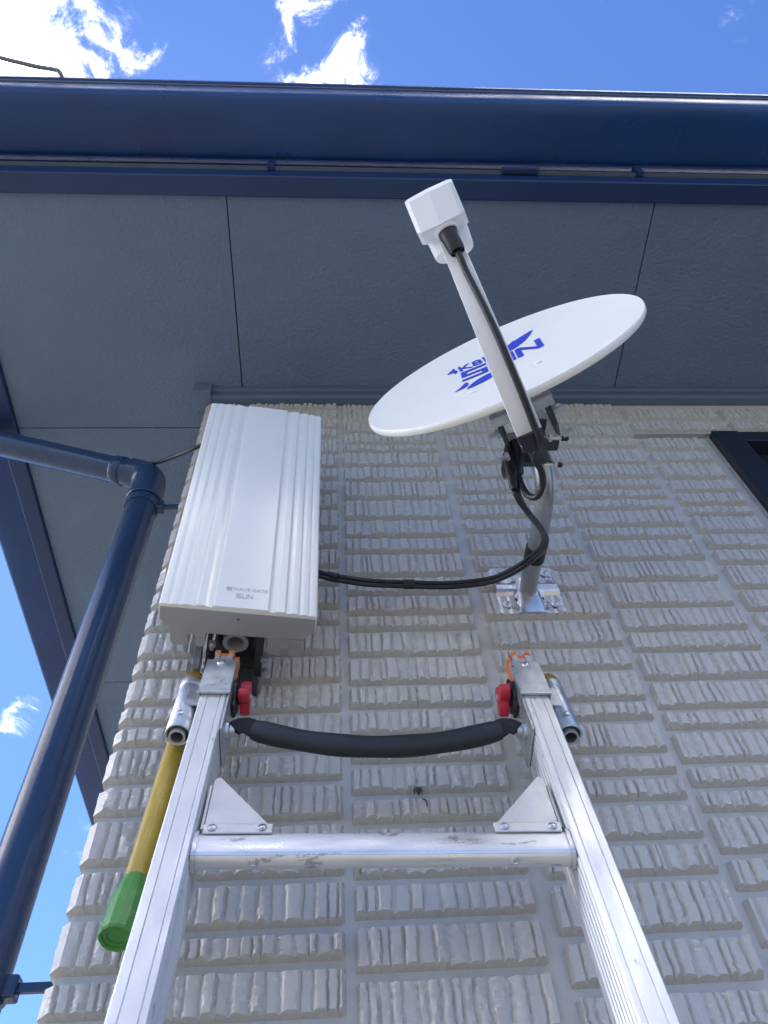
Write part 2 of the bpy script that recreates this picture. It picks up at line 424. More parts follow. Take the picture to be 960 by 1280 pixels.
# window
win = mesh('window', *join(
    sbox(WX0 + 0.004, WX0 + 0.075, 0.972, 1.10, WZ0 + 0.002, WZ1 - 0.002, 0.002), sbox(WX1 - 0.075, WX1 - 0.004, 0.972, 1.10, WZ0 + 0.002, WZ1 - 0.002, 0.002),
    sbox(WX0 + 0.0755, WX1 - 0.0755, 0.974, 1.10, WZ1 - 0.050, WZ1 - 0.004, 0.002), sbox(WX0 + 0.0755, WX1 - 0.0755, 0.974, 1.10, WZ0 + 0.004, WZ0 + 0.060, 0.002)), 'window_navy', house)
mesh('window_bead', *sbox(WX0 - 0.002, WX0 + 0.0035, 0.993, 0.9995, WZ0 + 0.002, WZ1 - 0.001), 'flashing', win)
for k, (a, b, y) in enumerate(((WX0 + 0.076, (WX0 + WX1) / 2 + 0.02, 1.015), ((WX0 + WX1) / 2 - 0.02, WX1 - 0.076, 1.055))):
    z0, z1 = WZ0 + 0.061, WZ1 - 0.051
    s = mesh('sash', *join(sbox(a, a + 0.038, y, y + 0.03, z0, z1, 0.002), sbox(b - 0.038, b, y, y + 0.03, z0, z1, 0.002),
        sbox(a + 0.0385, b - 0.0385, y + 0.001, y + 0.029, z1 - 0.05, z1 - 0.001, 0.002), sbox(a + 0.0385, b - 0.0385, y + 0.001, y + 0.029, z0 + 0.001, z0 + 0.06, 0.002)), 'window_navy', win)
    mesh('pane', *sbox(a + 0.037, b - 0.037, y + 0.012, y + 0.017, z0 + 0.05, z1 - 0.04), 'glass_pane', win)
mesh('dark_room_sheet', *sbox(WX0 - 0.3, WX1 + 0.4, 1.30, 1.31, WZ0 - 0.3, WZ1 + 0.15), 'window_black', house)  # black sheet standing in for the darkness of the unlit room

# eaves: soffit panels, wall trim, fascia, strip coloured as a reflection, gutter
SE_Y, SE_X = 0.466, -0.873                 # soffit outer edges (front and left)
seams = [-0.25, 0.783, 1.815, 2.85, 3.88, 4.9, 5.95, 8.5]
soffit = mesh('soffit', *join(sbox(SE_X, 8.5, SE_Y, 1.0, ZT + 0.008, ZT + 0.016), sbox(SE_X, CX, 1.0002, 8.4, ZT + 0.008, ZT + 0.016)), 'window_black', house)
g_ = 0.0016
px = SE_X
for s in seams:
    y1 = 1.089 if px == SE_X else 0.999
    if px == SE_X:
        mesh('soffit_panel', *join(sbox(px + 0.001, CX, SE_Y + 0.001, 1.089 - g_, ZT, ZT + 0.0075), sbox(CX + 0.00005, s - g_, SE_Y + 0.001, 0.9995, ZT, ZT + 0.0075)), 'soffit_paint', soffit)
    else: mesh('soffit_panel', *sbox(px + g_, s - g_, SE_Y + 0.001, 0.9995, ZT, ZT + 0.0075), 'soffit_paint', soffit)
    px = s
ys = [1.089, 2.112, 3.135, 4.158, 5.18, 6.2, 7.23, 8.4]
for a, b in zip(ys[:-1], ys[1:]): mesh('soffit_panel', *sbox(SE_X + 0.001, CX - 0.0005, a + g_, b - g_, ZT, ZT + 0.0075), 'soffit_paint', soffit)
mesh('eave_trim', *join(sbox(CX - 0.002, XR, 0.962, 0.9995, ZT - 0.020, ZT - 0.001, 0.002), sbox(CX - 0.001, XR, 0.972, 0.9995, ZT - 0.040, ZT - 0.0202, 0.003),
    sbox(CX - 0.028, CX - 0.0025, 1.015, 7.9, ZT - 0.034, ZT - 0.001, 0.003)), 'trim_paint', house)
mesh('trim_corner', *join(sbox(CX - 0.042, CX + 0.008, 0.952, 1.014, ZT - 0.045, ZT - 0.0005, 0.003)), 'trim_paint', house)
def eave_sweep(prof, x_end=8.6, y_end=8.5):
    n = len(prof); V = []
    for k, z in prof: V.append(T((x_end, SE_Y - k, z)))
    for k, z in prof: V.append(T((SE_X - k, SE_Y - k, z)))
    for k, z in prof: V.append(T((SE_X - k, y_end, z)))
    F = []
    for s in range(2):
        for i in range(n): F.append([s * n + i, s * n + (i + 1) % n, (s + 1) * n + (i + 1) % n, (s + 1) * n + i])
    F.append(list(range(n))); F.append(list(range(2 * n, 3 * n))[::-1])
    return V, F
mesh('fascia', *eave_sweep([(0.000, ZT - 0.012), (0.003, ZT - 0.0145), (0.045, ZT - 0.0145), (0.0475, ZT - 0.012), (0.0475, 2.16), (0.0, 2.16)]), 'fascia_navy', house, auto=30)
mesh('reflection_strip', *eave_sweep([(0.048, 1.984), (0.0565, 1.985), (0.0565, 1.991), (0.048, 1.991)]), 'highlight_grey', house)  # added strip, its paler colour stands in for a reflection under the gutter
gut = [(0.0625, 2.075), (0.0625, 2.034), (0.066, 2.026), (0.074, 2.0225), (0.10, 2.0215), (0.14, 2.0225), (0.170, 2.0255), (0.188, 2.030), (0.199, 2.038), (0.2045, 2.050), (0.2065, 2.068),
       (0.2075, 2.098), (0.2125, 2.101), (0.2160, 2.1035), (0.2160, 2.120), (0.2120, 2.1235), (0.2010, 2.1235), (0.2010, 2.117), (0.2045, 2.10), (0.2030, 2.07), (0.195, 2.043), (0.18, 2.034), (0.14, 2.027), (0.075, 2.027), (0.0665, 2.036), (0.0665, 2.075)]
gutter = mesh('gutter', *eave_sweep(gut), 'gutter_navy', house, auto=32)
mesh('highlight_bead', *eave_sweep([(0.2085 + 0.0026 * math.cos(2 * math.pi * q / 10), 2.0985 + 0.0026 * math.sin(2 * math.pi * q / 10)) for q in range(10)]), 'highlight_grey', gutter, smooth=True)  # added bead, paler than the gutter to draw the highlight along its lip
for x in (-0.83, -0.145, 0.745, 1.35, 1.95):          # bracket tips under the gutter
    mesh('gutter_bracket', *sbox(x - 0.009, x + 0.009, SE_Y - 0.064, SE_Y - 0.0482, 1.9795, 2.020, 0.002), 'fascia_navy', gutter)
mesh('gutter_clip', *sbox(0.405, 0.495, SE_Y - 0.066, SE_Y - 0.050, 1.975, 1.9838, 0.003), 'fascia_navy', gutter)
# roof
rb, rt = 2.165, 4.2
e0x, e1x, e0y, e1y = SE_X - 0.10, 8.7, SE_Y - 0.10, 8.6
mx_, my_ = (e0y + e1y) / 2, 4.1
RV = [(e0x, e0y, rb), (e1x, e0y, rb), (e1x, e1y, rb), (e0x, e1y, rb), (e0x + 4.1, mx_, rt), (e1x - 4.1, mx_, rt)]
mesh('roof', [T(v) for v in RV], [[0, 1, 5, 4], [1, 2, 5], [2, 3, 4, 5], [3, 0, 4], [3, 2, 1, 0]], 'roof_tile', house)

# downpipe on the left side wall
PX, PY, PR = -0.463, 1.09, 0.0365
dp = mesh('downpipe', *tube_vf([T((PX, PY, -H + 0.02)), T((PX, PY, 1.585))], PR, 32), 'pipe_navy', house, auto=40)
mesh('socket_lip', *lathe_vf(T((PX, PY, 1.575)), (0, 0, 1), [(0.0370, 0.0), (0.0415, 0.0008), (0.0428, 0.003), (0.0428, 0.011), (0.0410, 0.0135)], 32), 'pipe_navy', dp, auto=40)
elb = [T((PX, PY, 1.580)), T((PX, PY, 1.640)), T((PX - 0.005, PY, 1.672)), T((PX - 0.022, PY, 1.693)), T((PX - 0.054, PY, 1.708))]
mesh('elbow', *tube_vf(elb, 0.0405, 32, 4), 'pipe_navy', dp, auto=50)
run0, run1 = T((PX - 0.048, PY, 1.7055)), T((-1.005, 1.085, 1.900))
mesh('slanted_pipe', *tube_vf([run0, run1], PR - 0.002, 32), 'pipe_navy', dp, auto=40)
dd = (run1 - run0).normalized()
mesh('pipe_collar', *tube_vf([run0 + dd * 0.028, run0 + dd * 0.031, run0 + dd * 0.052, run0 + dd * 0.055], lambda t: 0.0385 if 0.1 < t < 0.9 else 0.036, 32), 'pipe_navy', dp, auto=50)
mesh('elbow', *tube_vf([run1 - dd * 0.01, run1 + dd * 0.03, T((-1.045, 1.084, 1.935)), T((-1.05, 1.084, 2.03))], 0.039, 24, 3), 'pipe_navy', dp, auto=50)
for bz in (1.558, 0.484, -0.55, -1.6, -2.6):
    br = mesh('pipe_bracket', *lathe_vf(T((PX, PY, bz - 0.012)), (0, 0, 1), [(PR + 0.0005, 0), (PR + 0.0035, 0.0005), (PR + 0.0035, 0.0235), (PR + 0.0005, 0.024)], 28), 'pipe_navy', dp, auto=40)
    mesh('bracket_arm', *join(sbox(PX + PR, CX + 0.02, PY - 0.005, PY + 0.005, bz - 0.006, bz + 0.006, 0.002), sbox(PX + PR - 0.002, PX + PR + 0.016, PY - 0.012, PY + 0.012, bz - 0.014, bz + 0.014, 0.003)), 'pipe_navy', br)

# ------------------------------------------------------------------ antenna cable hooked over the gutter rim
cab = mesh('roof_cable', *tube_vf([T(p) for p in ((-0.60, 0.52, 2.27), (-0.615, 0.40, 2.205), (-0.630, 0.275, 2.135), (-0.6375, 0.243, 2.132), (-0.652, 0.238, 2.142), (-0.690, 0.232, 2.136), (-0.735, 0.222, 2.130), (-0.80, 0.212, 2.138), (-0.90, 0.215, 2.150), (-1.00, 0.26, 2.142), (-1.03, 0.42, 2.19), (-0.98, 0.60, 2.28))], 0.0052, 10, 6), 'cable_grey', None, smooth=True)
cab['label'] = 'thin grey cable looping over the gutter rim against the sky'; cab['category'] = 'cable'

# ------------------------------------------------------------------ white ribbed equipment box
by = R(8.15); bo = Vector((-0.2663, 0.80, 0)); be = Vector((math.cos(by), math.sin(by), 0)); bgd = Vector((-math.sin(by), math.cos(by), 0))
BZ0, BZ1, BW = 0.892, 1.536, 0.2395
def B(x, d, z): return T(bo + be * x + bgd * d + Vector((0, 0, z)))
eq = root('equipment_box', B(BW / 2, 0.2, BZ0), 'white plastic equipment box with ribbed cover mounted on brick wall', 'equipment box')
def cover_profile():
    P = []
    N = 220
    gr = [(0.055, 0.014, 0.0022), (0.125, 0.018, 0.0030), (0.205, 0.026, 0.0042), (0.305, 0.034, 0.0060),
          (0.715, 0.034, 0.0060), (0.815, 0.026, 0.0042), (0.890, 0.018, 0.0030), (0.950, 0.014, 0.0022)]
    for i in range(N + 1):
        t = i / N
        d = -0.0050 * (1 - (2 * t - 1) ** 2)
        for c, wd, dp_ in gr:
            q = (t - c) / (wd * 1.12)
            if c > 0.5: q = -q
            if -1 < q < 1:                                 # steep towards the middle, gentle outwards
                e = (1 + q) / 1.45 if q < 0.45 else (1 - q) / 0.55
                d += 0.62 * dp_ * e * e * (3 - 2 * e)
        if t < 0.012: d += 0.0022 * (1 - t / 0.012) ** 2
        if t > 0.988: d += 0.0022 * (1 - (1 - t) / 0.012) ** 2
        P.append((t * BW, d))
    return P
cp = cover_profile()
back = [(BW, 0.030), (0.0, 0.030)]
cover = mesh('cover', *prism_vf(cp + back, BZ0, BZ1, B), 'white_cover', eq, auto=22)
low = [(0.0025, 0.0055), (BW - 0.0025, 0.0055), (BW - 0.001, 0.0275), (0.2235, 0.050), (0.166, 0.052), (0.072, 0.053), (0.017, 0.048), (0.001, 0.0275)]
mesh('base_case', *prism_vf(low, BZ0 - 0.0015, BZ1 - 0.004, B), 'grey_case', eq, auto=25)
def tab(x0, x1, nx_, d0, d1, nd):
    r = 0.0062; P = [(x0, d0), (x0 + 0.003, d1 - 0.004), (x0 + 0.006, d1)]
    P += [(nx_ - r, d1)] + [(nx_ - r * math.cos(a), nd + r - r * math.sin(a)) for a in [math.pi * k / 8 for k in range(9)]] + [(nx_ + r, d1)]
    P += [(x1 - 0.004, d1), (x1, d1 - 0.004), (x1, d0)]
    return P
mesh('mounting_tab', *prism_vf(tab(0.016, 0.0715, 0.0505, 0.0482, 0.083, 0.058), BZ0 - 0.001, BZ0 + 0.05, B), 'grey_case', eq, auto=25)
mesh('mounting_tab', *prism_vf(tab(0.1675, 0.2225, 0.1955, 0.0522, 0.088, 0.061), BZ0 - 0.001, BZ0 + 0.05, B), 'grey_case', eq, auto=25)
mesh('drain_hole', *sbox(0, 0.001, 0, 0.001, 0, 0.001), 'rubber', eq) if False else None
mesh('drain_slot', *prism_vf([(0.117, 0.0175), (0.122, 0.0175), (0.122, 0.0195), (0.117, 0.0195)], BZ0 - 0.0022, BZ0 - 0.001, B), 'rubber', eq)
# pipe and bracket that carry it
mesh('mounting_pipe', *lathe_vf(B(0.118, 0.083, BZ0 + 0.012), (0, 0, 1), [(0.0135, 0.10), (0.0135, 0.0), (0.0205, 0.0), (0.0205, 0.60), (0.0135, 0.60), (0.0135, 0.10)], 32, capped=False), 'grey_case', eq, auto=40)
mesh('pipe_band', *lathe_vf(B(0.118, 0.083, BZ0 + 0.022), (0, 0, 1), [(0.021, 0), (0.0285, 0.0), (0.0285, 0.018), (0.021, 0.018), (0.021, 0)], 32, capped=False), 'rubber', eq, auto=40)
mesh('wall_bracket', *join(prism_vf([(0.075, 0.056), (0.079, 0.056), (0.079, 0.118), (0.150, 0.122), (0.152, 0.060), (0.163, 0.062), (0.163, 0.148), (0.072, 0.138)], BZ0 + 0.004, BZ0 + 0.045, B),
    prism_vf([(0.080, 0.152), (0.160, 0.164), (0.160, 0.168), (0.080, 0.156)], BZ0 - 0.02, BZ0 + 0.5, B)), 'steel_dark', eq)
mesh('wall_bracket', *prism_vf([(0.084, 0.125), (0.150, 0.130), (0.160, 0.160), (0.140, 0.175), (0.085, 0.165)], BZ0 - 0.020, BZ0 + 0.02, B), 'steel_dark', eq)
mesh('bracket_strip', *prism_vf([(0.056, 0.10), (0.066, 0.10), (0.066, 0.150), (0.056, 0.150)], BZ0 - 0.030, BZ0 + 0.035, B), 'galv', eq)
for x, d in ((0.166, 0.10), (0.170, 0.128), (0.083, 0.075)):
    mesh('bracket_bolt', *lathe_vf(B(x, d, BZ0 - 0.014), (0, 0, 1), [(0.003, 0), (0.003, 0.008), (0.006, 0.0082), (0.006, 0.016)], 6), 'galv', eq)
# printing on the cover
TX = 0.119
def cover_d(x): return -0.0050 * (1 - (2 * x / BW - 1) ** 2)
def on_cover(cx, cz): return lambda a, b, c: B(cx + a, cover_d(cx + a) - 0.0004 - c * 0.3, cz + b)
mesh('lettering', *text_vf('WAVE GATE', 0.0098, on_cover(TX + 0.0135, BZ0 + 0.0415)), 'logo_grey', cover)
mesh('logo_mark', *join(*[prism_vf([(-0.0042 + i * 0.0029 + ((j % 2) * 0.0007), -0.0042 + j * 0.0029), (-0.0018 + i * 0.0029 + ((j % 2) * 0.0007), -0.0042 + j * 0.0029), (-0.0018 + i * 0.0029, -0.0017 + j * 0.0029), (-0.0042 + i * 0.0029, -0.0017 + j * 0.0029)],
    0.0003, 0.0007, lambda a, b, h: B(TX - 0.0190 + a, cover_d(TX - 0.0190 + a) - h, BZ0 + 0.0415 + b)) for i in range(3) for j in range(3)]), 'logo_grey', cover)

# block letters S, U, N with leaf strokes, drawn in a plane: list of polygons
def block_sun(wd, hg, st, gap):
    """returns polygons (a, b) centred on the origin, letters S U N"""
    polys = []
    def rect(x0, y0, x1, y1): polys.append([(x0, y0), (x1, y0), (x1, y1), (x0, y1)])
    tot = 3 * wd + 2 * gap; x = -tot / 2; h = hg / 2
    e = st * 0.0
    rect(x, h - st, x + wd, h); rect(x, st / 2, x + st, h - st); rect(x, -st / 2, x + wd, st / 2); rect(x + wd - st, -h + st, x + wd, -st / 2); rect(x, -h, x + wd, -h + st)
    x += wd + gap
    rect(x, -h + st, x + st, h); rect(x + wd - st, -h + st, x + wd, h); rect(x, -h, x + wd, -h + st)
    x += wd + gap
    rect(x, -h, x + st, h); rect(x + wd - st, -h, x + wd, h)
    polys.append([(x + st, h), (x + st, h - st * 1.5), (x + wd - st, -h), (x + wd - st, -h + st * 1.5)])
    return polys
mesh('logo_mark', *join(*[prism_vf(p, 0.0003, 0.0007, lambda a, b, h: B(TX + 0.006 + a, cover_d(TX + 0.006 + a) - h, BZ0 + 0.0265 + b)) for p in block_sun(0.0080, 0.0100, 0.0017, 0.0011)]), 'logo_grey', cover)

# ------------------------------------------------------------------ satellite dish
az, el = R(-26.69), R(14.24)
Dn = Vector((math.sin(az) * math.cos(el), -math.cos(az) * math.cos(el), math.sin(el)))
Du = Vector((math.cos(az), math.sin(az), 0)); Dv = Dn.cross(Du)
if Dv.z < 0: Dv = -Dv
Dc = Vector((0.2612, 0.5152, 1.1407)); DA, DB, SAG = 0.23, 0.244, 0.020
def D(u, v, n): return T(Dc + Du * u + Dv * v + Dn * n)
dish = root('satellite_dish', T((0.365, 1.0, 1.107)), 'white oval satellite dish with blue logo on a curved wall mast', 'satellite dish')
def dish_n(u, v): return -SAG * (1 - (u / DA) ** 2 - (v / DB) ** 2)
V, F = [], []; NR, NS = 16, 96
def ring(fr, n_off):
    k = len(V)
    for s in range(NS):
        a = 2 * math.pi * s / NS; u, v = DA * fr * math.cos(a), DB * fr * math.sin(a); V.append(D(u, v, n_off(u, v)))
    return k
V.append(D(0, 0, dish_n(0, 0))); rows = []
for i in range(1, NR + 1): rows.append(ring(i / NR * 0.978, lambda u, v: dish_n(u, v)))
rows.append(ring(0.990, lambda u, v: 0.0004)); rows.append(ring(0.998, lambda u, v: -0.0008)); rows.append(ring(1.001, lambda u, v: -0.0040)); rows.append(ring(1.001, lambda u, v: -0.0085)); rows.append(ring(0.996, lambda u, v: -0.0105)); rows.append(ring(0.985, lambda u, v: -0.0095)); rows.append(ring(0.96, lambda u, v: dish_n(u, v) - 0.004))
for i in range(12, 0, -1): rows.append(ring(i / 13 * 0.95, lambda u, v: dish_n(u, v) - 0.004))
for s in range(NS): F.append([0, rows[0] + s, rows[0] + (s + 1) % NS])
for a, b in zip(rows[:-1], rows[1:]):
    for s in range(NS): F.append([a + s, b + s, b + (s + 1) % NS, a + (s + 1) % NS])
F.append([rows[-1] + s for s in range(NS)][::-1])
refl = mesh('reflector', V, F, 'dish_white', dish, auto=50)
for u, v in ((-0.056, -0.070), (0.052, -0.062)):
    mesh('rivet_dimple', *lathe_vf(D(u, v, dish_n(u, v) - 0.0015), Dn, [(0.011, 0), (0.010, 0.0014), (0.0062, 0.0022), (0.0055, 0.0048), (0.002, 0.0056)], 20), 'dish_white', refl, auto=40)
def on_dish(cu, cv): return lambda a, b, c: D(cu + a, cv + b, dish_n(cu + a, cv + b) + 0.0007 + c)
LU = 0.0035
mesh('lettering', *text_vf('4K8K', 0.039, lambda a, b, c: on_dish(-0.046, 0.106)(a - 0.12 * b, b * 1.05, c), bold=0.0004), 'logo_blue', refl)
lt = []
def dish_poly(poly):
    # subdivide long edges so the print follows the bowl
    P = []
    for i in range(len(poly)):
        a, b = Vector((*poly[i], 0)), Vector((*poly[(i + 1) % len(poly)], 0)); k = max(1, int((b - a).length / 0.01))
        for j in range(k): P.append(tuple((a + (b - a) * j / k)[:2]))
    return prism_vf(P, 0.0, 0.0004, lambda a, b, h: on_dish(LU, 0.057)(a, b, h))
for p in block_sun(0.0455, 0.056, 0.0100, 0.0032): lt.append(dish_poly(p))
mesh('lettering', *join(*lt), 'logo_blue', refl)
def leaf(p0, p1, wd, bend=0.0, n=14):
    a, b = Vector((*p0, 0)), Vector((*p1, 0)); d = b - a; nn = Vector((-d.y, d.x, 0)).normalized(); L, Rr = [], []
    for i in range(n + 1):
        t = i / n; m = a + d * t + nn * bend * math.sin(math.pi * t); r = wd * math.sin(math.pi * t ** 0.8) ** 0.8 if 0 < t < 1 else 0.0002
        L.append(tuple((m + nn * r)[:2])); Rr.append(tuple((m - nn * r)[:2]))
    return L + Rr[::-1]
for p in (leaf((0.008, 0.093), (0.073, 0.146), 0.0155), leaf((-0.010, 0.012), (-0.063, -0.030), 0.0150), leaf((-0.062, 0.014), (-0.083, -0.021), 0.0060, 0.006), leaf((0.012, 0.118), (0.036, 0.140), 0.0022, -0.003)):
    mesh('logo_mark', *prism_vf(p, 0, 0.0004, lambda a, b, h: on_dish(0, 0)(a, b, h)), 'logo_blue', refl)
# feed arm: a white channel under the bowl
def arm_pt(n, v): return D(0.0, v, n)
arm_line = [(-0.055, -0.270), (-0.01, -0.272), (0.05, -0.255), (0.10, -0.230), (0.15, -0.195), (0.19, -0.160), (0.205, -0.146)]
arm_c = catmull([arm_pt(*q) for q in arm_line], 5)
def sweep_section(P, sec, side):
    V, F = [], []; n = len(sec)
    for i, p in enumerate(P):
        t = (P[min(i + 1, len(P) - 1)] - P[max(i - 1, 0)]).normalized(); s = (side - t * side.dot(t)).normalized(); nn = s.cross(t)
        f = i / (len(P) - 1); k = 0.87 - 0.16 * f
        for a, b in sec: V.append(p + s * a * k + nn * b * k)
    for i in range(len(P) - 1):
        for j in range(n): F.append([i * n + j, i * n + (j + 1) % n, (i + 1) * n + (j + 1) % n, (i + 1) * n + j])
    F.append(list(range(n))[::-1]); F.append(list(range((len(P) - 1) * n, len(P) * n))); return V, F
sec = [(-0.0185, -0.012), (0.0185, -0.012), (0.0195, -0.010), (0.0195, 0.011), (0.0170, 0.0135), (0.0140, 0.0135), (0.0125, 0.0105), (-0.0125, 0.0105), (-0.0140, 0.0135), (-0.0170, 0.0135), (-0.0195, 0.011), (-0.0195, -0.010)]
arm = mesh('feed_arm', *sweep_section(arm_c, [(a, -b) for a, b in sec], Du), 'lnb_white', dish, auto=35)
# feed horn housing
Lc = (0.252, -0.148)
def LN(u, v, n): return D(u - 0.002, Lc[1] + v, Lc[0] + n)
prof = [(0.0205, 0.002), (0.0245, 0.011), (0.022, 0.028), (-0.034, 0.028), (-0.039, 0.004), (-0.020, -0.028)]       # (n, v)
def lnb_vf():
    V, F = [], []
    lay = [(-0.0335, 0.70), (-0.0280, 0.94), (-0.0004, 1.10), (0.0, 1.085), (0.0004, 1.10), (0.0280, 0.94), (0.0335, 0.70)]
    for u, k in lay:
        for n, v in prof: V.append(LN(u, 0.004 + (v - 0.004) * k, n * (0.72 + 0.28 * k)))
    m = len(prof)
    for i in range(len(lay) - 1):
        for j in range(m): F.append([i * m + j, i * m + (j + 1) % m, (i + 1) * m + (j + 1) % m, (i + 1) * m + j])
    F.append(list(range(m))[::-1]); F.append(list(range((len(lay) - 1) * m, len(lay) * m))); return V, F
feed = mesh('feed_horn', *lnb_vf(), 'lnb_white', dish, auto=18)
# cup that joins the housing to the arm
a_end = arm_pt(0.212, -0.180)
mesh('feed_holder', *tube_vf([D(0, -0.138, 0.188), D(0, -0.136, 0.191), D(0, -0.132, 0.204), D(0, -0.128, 0.222)], lambda t: 0.0275 + 0.003 * t if t > 0.02 else 0.024, 28, 3, squash=(Du, 0.96, 0.62)), 'lnb_white', dish, auto=40)
# connector boot
b0 = LN(0.003, -0.014, -0.029); bd = (-Dn * 0.80 - Dv * 0.58 + Du * 0.06).normalized()
mesh('connector_collar', *lathe_vf(b0 - bd * 0.004, bd, [(0.0165, 0), (0.0165, 0.009), (0.0145, 0.011)], 28), 'lnb_white', feed, auto=40)
mesh('connector_boot', *lathe_vf(b0, bd, [(0.0125, 0), (0.0130, 0.012), (0.0118, 0.020), (0.0108, 0.036), (0.0096, 0.039), (0.0090, 0.036), (0.0060, 0.034)], 24), 'rubber', feed, auto=40)
b1 = b0 + bd * 0.036
# mast and foot
mast_pts = [T(p) for p in ((0.365, 0.992, 1.107), (0.3645, 0.93, 1.107), (0.3665, 0.865, 1.107), (0.368, 0.805, 1.110), (0.367, 0.757, 1.120), (0.362, 0.722, 1.142), (0.356, 0.702, 1.172), (0.352, 0.692, 1.215), (0.352, 0.690, 1.262))]
mesh('mast', *tube_vf(mast_pts, 0.0162, 28, 5), 'mast_grey', dish, auto=40)
# pressed steel foot: raised saddle across, flanges at the corners
def foot_vf():
    W2, H2, N = 0.066, 0.066, 28; V, F = [], []
    for j in range(N + 1):
        for i in range(N + 1):
            a, b = -1 + 2 * i / N, -1 + 2 * j / N
            x, z = a * W2, b * H2
            sx = W2 * (1 - 0.10 * max(0, 1 - abs(b) * 1.6) ** 1.0)
            x = a * sx
            # pressed cross: vertical saddle in the middle, horizontal valley
            sad = max(0, min(1, (0.46 - abs(a)) / 0.20)); sad = sad * sad * (3 - 2 * sad)
            hor = max(0, min(1, (0.30 - abs(b)) / 0.16)); hor = hor * hor * (3 - 2 * hor)
            d = 0.003 + 0.011 * max(sad * (0.35 + 0.65 * (1 - abs(b) ** 3)), hor * 0.8)
            edge = max(abs(a), abs(b))
            r2 = math.hypot(max(0, abs(a) - 0.8), max(0, abs(b) - 0.8)) / 0.2
            if r2 > 1 and abs(a) > 0.8 and abs(b) > 0.8:
                k = 1 / r2; x = math.copysign((0.8 + (abs(a) - 0.8) * k) * sx, a); z = math.copysign((0.8 + (abs(b) - 0.8) * k) * H2, b)
            V.append(T((0.3665 + x, 1.0 - 0.010 - d, 1.122 + z)))
    n = N + 1
    for j in range(N):
        for i in range(N): F.append([j * n + i, j * n + i + 1, (j + 1) * n + i + 1, (j + 1) * n + i])
    rim = [i for i in range(n)] + [j * n + N for j in range(1, n)] + [N * n + i for i in range(N - 1, -1, -1)] + [j * n for j in range(N - 1, 0, -1)]
    k0 = len(V)
    for i in rim: V.append(Vector((V[i].x, T((0, 0.9995, 0)).y, V[i].z)))
    m = len(rim)
    for q in range(m): F.append([rim[q], k0 + q, k0 + (q + 1) % m, rim[(q + 1) % m]])
    F.append([k0 + q for q in range(m)])
    return V, F
foot = mesh('wall_plate', *foot_vf(), 'galv_shiny', dish, auto=40)
for (x, z) in ((0.046, 0.044), (0.046, -0.044), (-0.046, 0.044), (-0.046, -0.044), (0.030, -0.048), (-0.030, -0.05), (0.050, 0.026), (-0.052, 0.026)):
    big = abs(z) > 0.04 and abs(x) > 0.04
    c = T((0.3665 + x, 0.9845, 1.122 + z))
    mesh('screw', *join(lathe_vf(c, (0, -1, 0), [(0.0085 if big else 0.0065, 0.0), (0.0085 if big else 0.0065, 0.0014), (0.0040, 0.0016), (0.0040, 0.0050), (0.0022, 0.0056), (0.0018, 0.0030)], 14)), 'galv_shiny' if big else 'alu_dark', foot, auto=35)
for (x, z) in ((0.024, -0.030), (-0.026, -0.032), (0.020, 0.046), (-0.022, 0.045)):
    mesh('bolt_hole', *lathe_vf(T((0.3665 + x, 0.9865 if abs(x) < 0.023 else 0.984, 1.122 + z)), (0, -1, 0), [(0.0035, 0), (0.0035, 0.0012)], 14), 'rubber', foot)
# clamp hardware behind the bowl
def hw(u, v, n): return D(u, v, n)
Mdish = Matrix((Du, Dn, Dv)).transposed()
mesh('back_bar', *join(box_vf(D(0.002, -0.150, -0.048), (0.094, 0.016, 0.026), Mdish, 0.002), box_vf(D(0.002, -0.143, -0.036), (0.070, 0.014, 0.012), Mdish, 0.002)), 'galv', dish)
mesh('back_bar', *join(box_vf(D(0.002, 0.02, -0.048), (0.094, 0.016, 0.026), Mdish, 0.002)), 'galv', dish)
for u in (-0.036, 0.040):
    mesh('side_plate', *join(prism_vf([(-0.055, -0.165), (-0.055, 0.03), (-0.110, 0.02), (-0.135, -0.05), (-0.120, -0.11), (-0.085, -0.165)], u - 0.002, u + 0.002, lambda a, b, h: D(h, b, a))), 'steel_dark', dish)
    for n, v in ((-0.066, -0.155), (-0.10, -0.165)):
        mesh('bolt', *lathe_vf(D(u, v, n), Du * (1 if u > 0 else -1), [(0.0075, 0.0025), (0.0075, 0.0085), (0.0038, 0.0086), (0.0038, 0.019)], 6), 'galv', dish)
clampM = frame_to((0, 0, 1))
mesh('mast_clamp', *join(box_vf(T((0.352, 0.672, 1.185)), (0.062, 0.022, 0.105), None, 0.004), box_vf(T((0.352, 0.712, 1.185)), (0.056, 0.012, 0.095), None, 0.003), box_vf(T((0.345, 0.650, 1.195)), (0.040, 0.024, 0.06), None, 0.003)), 'steel_dark', dish)
for (x0, x1, y, Y) in ((674, 706, 548, 0.655), (680, 698, 581, 0.665)):
    p, q = T(ray_y(x0, y, Y)), T(ray_y(x1, y, Y)); e = (q - p).normalized()
    mesh('threaded_rod', *join(lathe_vf(p, e, [(0.0027, 0), (0.0027, (q - p).length)], 10), lathe_vf(p + e * 0.016, e, [(0.0068, 0), (0.0068, 0.005)], 6)), 'galv_shiny', dish)
    mesh('rod_cap', *lathe_vf(q - e * 0.006, e, [(0.0045, 0), (0.0045, 0.010), (0.003, 0.0125)], 12), 'rubber', dish)
